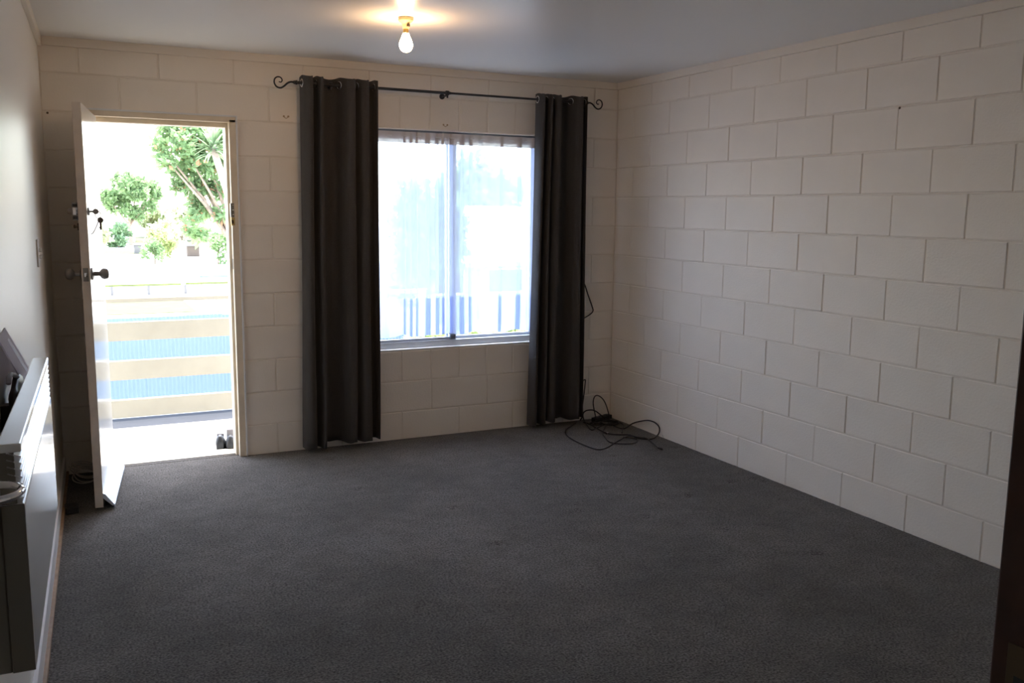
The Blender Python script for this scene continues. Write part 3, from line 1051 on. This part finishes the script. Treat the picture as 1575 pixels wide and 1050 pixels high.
cable('aerial_cable', 'loop of black cable sticking out behind the right curtain', c5, 0.0044, 'cable', n=5)
c6 = [floor_pt(1012, 655, .04), floor_pt(1016, 662, .03), floor_pt(1020, 672, .012), floor_pt(1021, 675, .003)]
cable('thin_wire', 'fine grey wire against the right wall by the cable tangle', c6, 0.0012, 'greywood', 'wire', n=5)

# white coil of cord and a black adapter behind the door
cc = Vector((-3.475, -0.13, 0.0))
for i in range(3):
    pts = []
    for a in np.linspace(0, 2 * PI * (1.6 if i else 2.3), 34):
        rr = 0.075 + 0.018 * math.sin(a * 1.3 + i)
        pts.append(cc + Vector((rr * math.cos(a + i * 1.7) * 0.85, rr * 1.15 * math.sin(a + i * 1.7), 0.012 + 0.022 * i + 0.018 * math.sin(a + i) + 0.014)))
    lab = ['white cord coil lying on the carpet behind the door', 'white cord coil resting midway in the bundle behind the door', 'white cord coil on top of the bundle behind the door'][i]
    cable('white_cord', lab, pts, 0.0034, 'whcable', 'cord', n=4)
ad = thing('power_adapter', 'black power adapter on the carpet below the skirting by the door', 'adapter', (-3.545, -0.70, 0.0), 0.1)
MB().box(-0.028, 0.030, -0.04, 0.04, 0.0, 0.036, 0.005).build('case', M['blackpl'], ad)
MB().tube(spline([(-0.0, .038, .018), (-.01, .10, .006), (-.008, .22, .004), (.02, .40, .006)], 6), 0.003, 8).build('lead', M['cable'], ad, smooth=True)

# ------------------------------------------------------------------ small marks and fixings on the walls
def fixing(name, label, p, axis, r, m, cat):
    o = MB().lathe([(r, 0), (r, 0.002), (r * 0.5, 0.004)], p, axis, 10).build(name, M[m], smooth='auto')
    tag(o, label, cat)
d_ = CR * ((1384 - 787.5) / 1391.82) + CU * ((525 - 166) / 1391.82) + CF
t_ = (0.0 + 3.49003) / d_.x
pr_ = Vector((-3.49003, -5.48925, 1.49354)) + d_ * t_
fixing('wall_plug', 'small dark plugged hole high on the right block wall', pr_, (-1, 0, 0), 0.006, 'bronze', 'wall plug')
fixing('nail', 'dark nail head in the back wall at the left corner', wall_pt(73, 173.5, 0), (0, -1, 0), 0.006, 'bronze', 'nail')
for px, py, lab in ((440, 180, 'rusty screw plugs left of the left curtain'), (685, 193, 'rusty screw plugs above the middle of the window')):
    mb = MB()
    p = wall_pt(px, py, 0)
    for dx in (-0.013, 0.013):
        mb.lathe([(0.006, -0.001), (0.006, 0.0012), (0.003, 0.0022)], p + Vector((dx, 0, 0.004)), (0, -1, 0), 10)
    mb.tube([p + Vector((dx, -0.0005, dz)) for dx, dz in ((-.011, -.001), (0, -.008), (.011, -.001))], 0.0022, 6)
    tag(mb.build('screw_plug', M['stain'], smooth='auto'), lab, 'screw plug')

# ------------------------------------------------------------------ balcony
mb = MB()
mb.box(-6.5, -0.95, 0.19, 1.13, -0.20, -0.022)
tag(mb.build('floor_balcony', M['concrete']), 'sunlit pale concrete balcony floor outside the door', 'floor', kind='structure')
mb = MB()
mb.box(-7.0, 6.0, 0.19, 0.785, 2.46, 2.60)
mb.box(-7.0, 6.0, -7.2, 0.785, 2.60, 2.72)
tag(mb.build('roof', M['soffit']), 'eave above the balcony', 'eave', kind='structure')
mb = MB()
mb.box(-6.5, 3.0, 0.0, 0.19, -2.6, -0.1)
tag(mb.build('wall_outside', M['block']), 'outer wall below the balcony', 'wall', kind='structure')

br = thing('balcony_railing', 'cream balcony railing of three wide boards and a slim top rail', 'railing', (-2.9, 1.1, -0.022))
def bpart(name, m, b, c=0.003):
    return MB().box(b[0] + 2.9, b[1] + 2.9, b[2] - 1.1, b[3] - 1.1, b[4] + .022, b[5] + .022, c).build(name, M[m], br)
for z0_, z1_ in ((0.059, 0.183), (0.320, 0.452), (0.588, 0.714)):
    bpart('board', 'rail', (-6.2, -1.0, 1.085, 1.125, z0_, z1_))
bpart('top_rail', 'rail', (-6.2, -1.0, 1.08, 1.13, 0.848, 0.876))
for x in (-5.2, -3.75, -2.28, -1.04):
    bpart('post', 'rail', (x - .03, x + .03, 1.126, 1.176, -0.18, 0.85))

def shoe(loc, rz, label, th, s=1.0):
    root = thing('shoe', label, 'shoe', loc, rz, group='pair of shoes outside the door')
    # foot form along +y (toe away from the door), lofted rings
    rings = []
    st = [(-0.056, .020, 0, 0, .085), (-0.046, .026, 0, 0, .102), (-0.02, .0285, 0, 0, .108), (0.02, .030, 0, 0, .088), (0.06, .032, 0, 0, .060), (0.10, .029, 0, 0, .046), (0.125, .018, 0, 0, .034)]
    vs, fs = [], []
    seg = 14
    for (y, w, _a, _b, h) in st:
        for k in range(seg):
            a = 2 * PI * k / seg
            x = w * math.cos(a)
            z = h / 2 + h / 2 * math.sin(a)
            if z < 0.012:
                z = 0.002
                x *= 1.05
            vs.append((x * s, y * s, z * s))
    for i in range(len(st) - 1):
        for k in range(seg):
            k2 = (k + 1) % seg
            fs.append((i * seg + k, i * seg + k2, (i + 1) * seg + k2, (i + 1) * seg + k))
    fs += [tuple(range(seg))[::-1], tuple((len(st) - 1) * seg + k for k in range(seg))]
    MB().add(vs, fs).build('upper', M['shoe'], root, smooth='auto')
    MB().box(-.029 * s, .029 * s, -.058 * s, .122 * s, 0, .012 * s, .004).build('sole', M['blackpl'], root)
    MB().box(-.022 * s, .022 * s, -.010 * s, .006 * s, .080 * s, th * s, .007).build('tongue', M['shoegrey'], root)
shoe((-2.696, 0.272, -0.022), -0.22, 'dark grey shoe outside the door, the further left of the pair', .112)
shoe((-2.640, 0.245, -0.022), -0.16, 'dark grey shoe outside the door, the one against the frame', .140)

# ------------------------------------------------------------------ outside: ground, fence, houses
GZ = -2.6
mb = MB()
mb.box(-120, 160, 0.19, 260, GZ - 0.2, GZ)
tag(mb.build('ground', M['ground']), 'pale sunlit open ground beyond the fence', 'ground', kind='structure')
mb = MB()
mb.box(-30, 5.5, 3.0, 13.2, GZ, GZ + 0.01)
tag(mb.build('driveway', M['asphalt']), 'dark asphalt driveway seen under the lowest railing board', 'driveway', kind='structure')
for i, (x0, x1, y0, y1, lab) in enumerate([(-6, 0.9, 31.5, 36.0, 'patch of yellow green lawn behind the railing'), (-8, 2.3, 78, 84, 'strip of far lawn before the white wall'),
                                           (-10, 60, 102, 140, 'far lawn under the trees')]):
    mb = MB()
    mb.box(x0, x1, y0, y1, GZ, GZ + 0.02)
    tag(mb.build('lawn', M['grass']), lab, 'lawn', kind='structure')

fe = thing('corrugated_fence', 'light blue corrugated iron fence behind the balcony railing', 'fence', (-3.0, 13.5, GZ))
def sheet_mesh():
    n = 10 * 6 + 1
    vs, fs = [], []
    for z in (0.04, 1.93):
        for k in range(n):
            x = 0.76 * k / (n - 1)
            vs.append((x, 0.010 * math.cos(2 * PI * x / 0.076), z))
    for k in range(n - 1):
        fs.append((k, k + 1, n + k + 1, n + k))
    me = bpy.data.meshes.new('sheet')
    me.from_pydata(vs, [], fs)
    me.materials.append(M['bluefence'])
    me.polygons.foreach_set('use_smooth', [True] * len(me.polygons))
    return me
sm = sheet_mesh()
for k in range(-6, 13):
    o = link('sheet', sm, fe)
    o.location = (k * 0.752, 0.004 * (k % 2), random.uniform(-.012, .012))
for z in (0.4, 1.6):
    MB().box(-4.7, 10.0, 0.02, 0.07, z, z + .09).build('fence_rail', M['greywood'], fe)
for x in (-4.5, -2.1, 0.3, 2.7, 5.1, 7.5, 9.9):
    MB().box(x, x + .09, 0.07, 0.16, 0.0, 1.9).build('fence_post', M['greywood'], fe)

lr = thing('low_rail_fence', 'low mossy timber rail on short posts across the open ground', 'fence', (-1.8, 39.6, GZ))
MB().box(-0.35, 3.0, -.05, .05, 0.40, 0.50, .01).build('rail', M['fencewood'], lr)
MB().box(3.2, 5.6, -.05, .05, 0.42, 0.52, .01).build('rail', M['fencewood'], lr)
for x in (0.0, 1.57, 3.18, 5.3):
    MB().box(x - .06, x + .06, -.06, .06, 0.0, 0.42, .01).build('post', M['greywood'], lr)

wl = thing('low_building', 'long low white building below the trees', 'building', (-6.0, 106.0, GZ))
MB().box(0, 9.4, 0, 5, 0, 2.0).build('wall', M['white'], wl)
MB().add([(-.3, -.4, 2.0), (9.7, -.4, 2.0), (9.7, 5.4, 2.0), (-.3, 5.4, 2.0), (-.3, 2.5, 2.35), (9.7, 2.5, 2.35)], [(0, 1, 5, 4), (2, 3, 4, 5), (0, 4, 3), (1, 2, 5), (0, 3, 2, 1)]).build('roof', M['roof'], wl)
for x in (1.5, 5.4):
    MB().box(x, x + 1.8, -.05, .02, .8, 1.5).build('window', M['darkglass'], wl)

def crate(name, label, cat, x, y, w, d, h, m, top):
    t = thing(name, label, cat, (x, y, GZ))
    MB().box(-w / 2, w / 2, -d / 2, d / 2, 0, h, .03).build('body', M[m], t)
    MB().box(-w / 2 - .06, w / 2 + .06, -d / 2 - .06, d / 2 + .06, h, h + .08, .02).build('lid', M[top], t)
crate('garden_bin', 'brown garden bin among the bright shrubs', 'bin', 5.7, 73.0, 0.95, 0.8, 0.85, 'brown', 'greywood')
crate('garden_bin', 'grey garden bin beside the low white building', 'bin', 1.9, 79.0, 0.6, 0.6, 0.7, 'greywood', 'greywood')
cnp = thing('shade_canopy', 'low pale blue canopy on thin posts across the open ground', 'canopy', (3.4, 43.0, GZ))
MB().add([(-1.0, -.7, .55), (1.0, -.7, .55), (1.0, .7, .75), (-1.0, .7, .75), (-1.0, -.7, .60), (1.0, -.7, .60), (1.0, .7, .80), (-1.0, .7, .80)],
         [(0, 1, 2, 3), (7, 6, 5, 4), (0, 4, 5, 1), (1, 5, 6, 2), (2, 6, 7, 3), (3, 7, 4, 0)]).build('cover', M['paleblue'], cnp)
for x, y in ((-.95, -.65), (.95, -.65), (-.95, .65), (.95, .65)):
    MB().tube([(x, y, 0), (x, y, .6)], .02, 6).build('post', M['greywood'], cnp)

# neighbour house seen through the sheer
hs = thing('neighbour_house', 'pale weatherboard house seen through the sheer curtain', 'house', (8.6, 18.5, GZ))
MB().box(-3.7, 7.0, 0, 8, 0, 2.55).build('wall', M['cladding'], hs)
bme = None
for k in range(15):
    z = 0.05 + k * 0.165
    if bme is None:
        o = MB().add([(-3.72, 0, .165), (7.0, 0, .165), (7.0, -.035, 0), (-3.72, -.035, 0), (-3.72, 0, 0), (7.0, 0, 0)], [(0, 3, 2, 1), (3, 4, 5, 2), (0, 4, 3), (1, 2, 5)]).build('weatherboard', M['cladding'], hs)
        bme = o.data
    else:
        o = link('weatherboard', bme, hs)
    o.location = (0, 0, z)
MB().add([(-4.1, -.6, 2.6), (7.4, -.6, 2.6), (7.4, 8.6, 2.6), (-4.1, 8.6, 2.6), (-1.0, 4, 4.2), (4.4, 4, 4.2), (-4.1, -.6, 2.48), (7.4, -.6, 2.48), (7.4, 8.6, 2.48), (-4.1, 8.6, 2.48)],
         [(0, 1, 5, 4), (2, 3, 4, 5), (0, 4, 3), (1, 2, 5), (6, 7, 1, 0), (7, 8, 2, 1), (8, 9, 3, 2), (9, 6, 0, 3), (6, 9, 8, 7)]).build('roof', M['roof'], hs)
for x in (-3.1, -1.2, 0.8, 2.5):
    w = MB().box(x, x + 1.2, -.06, .02, 1.65, 2.40).build('window', M['white'], hs)
    MB().box(x + .06, x + 1.14, -.07, -.055, 1.71, 2.34).build('pane', M['darkglass'], w)

# ------------------------------------------------------------------ plants
def leaves(name, m, parent, blobs, n, size, flat=0.0, elong=1.8):
    """blobs: (x,y,z,rx,ry,rz) in the parent's frame"""
    B = np.array(blobs, float)
    wts = (B[:, 3] * B[:, 4] * B[:, 5]) ** 0.66
    idx = rng.choice(len(B), n, p=wts / wts.sum())
    d = rng.standard_normal((n, 3))
    d /= np.linalg.norm(d, axis=1)[:, None]
    r = 0.55 + 0.47 * rng.random(n) ** 0.6
    P = B[idx, :3] + d * r[:, None] * B[idx, 3:6]
    a = rng.standard_normal((n, 3)); a[:, 2] -= flat; a /= np.linalg.norm(a, axis=1)[:, None]
    b = np.cross(a, rng.standard_normal((n, 3))); b /= np.linalg.norm(b, axis=1)[:, None]
    s = size * (0.6 + 0.8 * rng.random(n))
    V = np.stack([P, P + a * (s * elong * .5)[:, None] + b * (s * .5)[:, None], P + a * (s * elong)[:, None], P + a * (s * elong * .5)[:, None] - b * (s * .5)[:, None]], 1).reshape(-1, 3)
    me = bpy.data.meshes.new(name)
    me.vertices.add(4 * n)
    me.vertices.foreach_set('co', V.ravel())
    me.loops.add(4 * n)
    me.loops.foreach_set('vertex_index', np.arange(4 * n))
    me.polygons.add(n)
    me.polygons.foreach_set('loop_start', np.arange(n) * 4)
    me.polygons.foreach_set('loop_total', np.full(n, 4))
    me.update(calc_edges=True)
    me.materials.append(m)
    o = link(name, me, parent)
    o['kind'] = 'stuff'
    return o

def cloud(cx, cz, rx, rz, k, ry=None, jit=0.75, sub=0.42, seed=0):
    r = random.Random(seed)
    out = []
    for i in range(k):
        a, b = r.uniform(0, 2 * PI), r.uniform(-1, 1)
        q = r.random() ** .5 * jit
        h = math.sqrt(1 - b * b)
        s = sub * r.uniform(.7, 1.2)
        out.append((cx + rx * q * h * math.cos(a), (ry or rx) * q * h * math.sin(a), cz + rz * q * b, rx * s, rx * s, rz * s))
    return out

def tree(name, label, x, y, blobs, n, size, m, trunk_h, tr=0.2, tm='bark', cat='tree', group=None, extra=None, elong=1.8):
    t = thing(name, label, cat, (x, y, GZ), group=group)
    leaves('foliage', M[m], t, blobs, n, size, elong=elong)
    if extra:
        leaves('flower_tips', M[extra[0]], t, blobs, extra[1], size)
    mb = MB()
    mb.tube(spline([(0, 0, -0.05), (tr * .3, 0, trunk_h * .4), (-tr * .2, tr * .2, trunk_h * .8), (tr * .3, 0, trunk_h * 1.15)], 5), [tr * (1.15 - .6 * i / 15) for i in range(16)], 10)
    for b in blobs[:6]:
        p0 = Vector((0, 0, trunk_h * .75))
        p1 = Vector(b[:3])
        mb.tube([p0, p0.lerp(p1, .5) + Vector((0, 0, .05 * trunk_h)), p1], [tr * .45, tr * .3, tr * .1], 6)
    mb.build('trunk', M[tm], t, smooth=True)
    return t

# round tree on the left of the doorway view
tree('round_tree', 'round leafy tree standing alone left in the doorway', 2.45, 98.0, cloud(0, 5.1, 2.9, 2.4, 26, jit=0.95, sub=0.27, seed=1), 4200, 0.27, 'leaf', 2.6, 0.2)
# big broad tree at the upper right of the doorway: clumps of its crown, (picture x, y, radius) measured at the tree's distance
TY = 24.0
clumps = [(262, 205, 16), (245, 222, 11), (280, 222, 16), (255, 245, 12), (300, 205, 18), (275, 262, 13), (300, 245, 18), (325, 215, 16), (320, 255, 16), (290, 280, 13), (312, 288, 14), (345, 240, 16),
          (300, 310, 10), (335, 290, 12), (298, 335, 10), (315, 325, 12), (290, 355, 7), (305, 362, 9), (340, 330, 10), (270, 288, 7), (350, 200, 16), (375, 230, 24), (380, 280, 22)]
bl_ = []
for (px, py, r) in clumps:
    q = wall_pt(px, py, TY + random.uniform(-.5, .5))
    rr = r / 1391.82 * 29.5
    bl_.append((q.x - 1.4, q.y - TY, q.z - GZ, rr, rr, rr))
tree('broad_tree', 'large leafy tree with reddish tips at the doorway top', 1.4, TY, bl_, 5600, 0.10, 'leaf', 3.4, 0.16, extra=('leafr', 420), elong=2.2)
# cabbage tree with sword leaves
def cabbage(label, x, y, h, lean, n, L, seed):
    r = random.Random(seed)
    t = thing('cabbage_tree', label, 'tree', (x, y, GZ))
    top = Vector((lean, 0, h))
    sp = spline([(0, 0, -.05), (-.08 * 1, 0, h * .35), (lean * .55 + .12, 0, h * .65), top], 6)
    MB().tube(sp, [.13 - .06 * i / len(sp) for i in range(len(sp))], 10).build('trunk', M['palebark'], t, smooth=True)
    mb = MB()
    seg = 5
    vs, fs = [], []
    for i in range(seg + 1):
        s = i / seg
        w = .032 * (1 - s) ** .6 + .002
        z = L * (s * .94 - .30 * s * s)
        vs += [(-w, s * L * .75, z), (w, s * L * .75, z)]
    for i in range(seg):
        fs.append((2 * i, 2 * i + 1, 2 * i + 3, 2 * i + 2))
    me = None
    for k in range(n):
        if me is None:
            o = mb.add(vs, fs).build('sword_leaf', M['frond'], t, fix=False, smooth=True)
            me = o.data
        else:
            o = link('sword_leaf', me, t)
        o.location = top + Vector((0, 0, r.uniform(-.15, .05)))
        o.rotation_euler = (r.uniform(-1.3, .65), 0, r.uniform(0, 2 * PI))
        sc_ = r.uniform(.8, 1.15)
        o.scale = (sc_, sc_, sc_)
    return t
cabbage('cabbage tree with a pale bent trunk beside the door frame', 0.42, 16.0, 5.40, -0.88, 74, 0.62, 3)
cabbage('shorter cabbage tree crown further right behind the bent trunk', 1.05, 19.0, 5.25, -0.25, 46, 0.7, 5)
# shrubs
def shrub(label, x, y, rx, h, n, size, m, seed, group='shrubs across the open ground'):
    return tree('shrub', label, x, y, cloud(0, h * .55, rx, h * .5, 14, jit=0.95, sub=0.30, seed=seed), n, size, m, h * .5, .05, cat='shrub', group=group)
shrub('dark shrub under the round tree, before the white building', 1.0, 92.0, 1.5, 2.5, 1500, .2, 'leafd', 21)
shrub('small pale shrub at the left edge beside the open door', -0.6, 90.0, 1.0, 2.9, 800, .2, 'leafp', 22)
shrub('yellow green shrub in the middle of the doorway view', 2.75, 67.0, 1.05, 2.9, 1300, .15, 'leafy', 23)
shrub('low rounded shrub in front of the yellow green one', 2.0, 63.5, 0.85, 1.6, 800, .14, 'leaf', 24)
shrub('tall pale shrub right of the yellow green one', 4.9, 78.0, 1.0, 3.2, 700, .18, 'leafp', 25)
shrub('bushy green shrub low at the right door jamb', 6.1, 62.0, 1.1, 2.9, 1300, .15, 'leaf', 26)
shrub('green shrub growing over the fence top by the jamb', -0.70, 14.2, 0.30, 2.16, 260, .07, 'leafy', 27, None)
# pale hedge row behind
for k, (x, y, rx, h, lab) in enumerate([(8.5, 108, 3.6, 4.6, 'pale far tree behind the brown bin'), (-3.5, 119, 4.0, 4.4, 'pale far tree behind the open door edge'), (6.4, 122, 3.5, 4.4, 'pale far tree right of the round tree')]):
    tree('far_tree', lab, x, y, cloud(0, h * .62, rx, h * .42, 14, jit=.95, sub=.32, seed=40 + k), 2400, .32, 'leafp', h * .35, .2, group='far trees')
# trees seen through the window
tree('garden_tree', 'dense tree seen through the left window pane', 4.64, 16.0, cloud(0, 2.95, 0.95, 1.7, 20, seed=51), 5200, 0.15, 'leafd', 2.2, 0.15)
tree('garden_tree', 'slim tree at the left edge of the window view', 2.60, 15.5, cloud(0, 2.8, .33, 1.3, 9, seed=52), 1500, 0.12, 'leaf', 1.6, 0.09)
tree('garden_tree', 'loose tree above the house roof in the right pane', 12.5, 31.0, cloud(0, 4.6, 2.0, 2.0, 14, seed=53), 3000, 0.26, 'leaf', 2.6, 0.16)
for k, (px, yy, lab) in enumerate([(665, 9.0, 'leafy shrub top just above the sill in the left pane'), (737, 10.2, 'leafy shrub top just above the sill in the right pane'), (790, 11.8, 'small shrub top at the sill by the right curtain')]):
    q = wall_pt(px, 509 - 3 * k, yy)
    h = q.z - GZ + .12
    tree('shrub', lab, q.x, yy, [(0, 0, h - .25, .28, .28, .25), (-.25, 0, h - .35, .25, .25, .25), (.25, .1, h - .38, .25, .25, .25), (0, 0, h * .5, .3, .3, h * .4)], 1500, .07, 'leafy', h * .6, .03, cat='shrub')
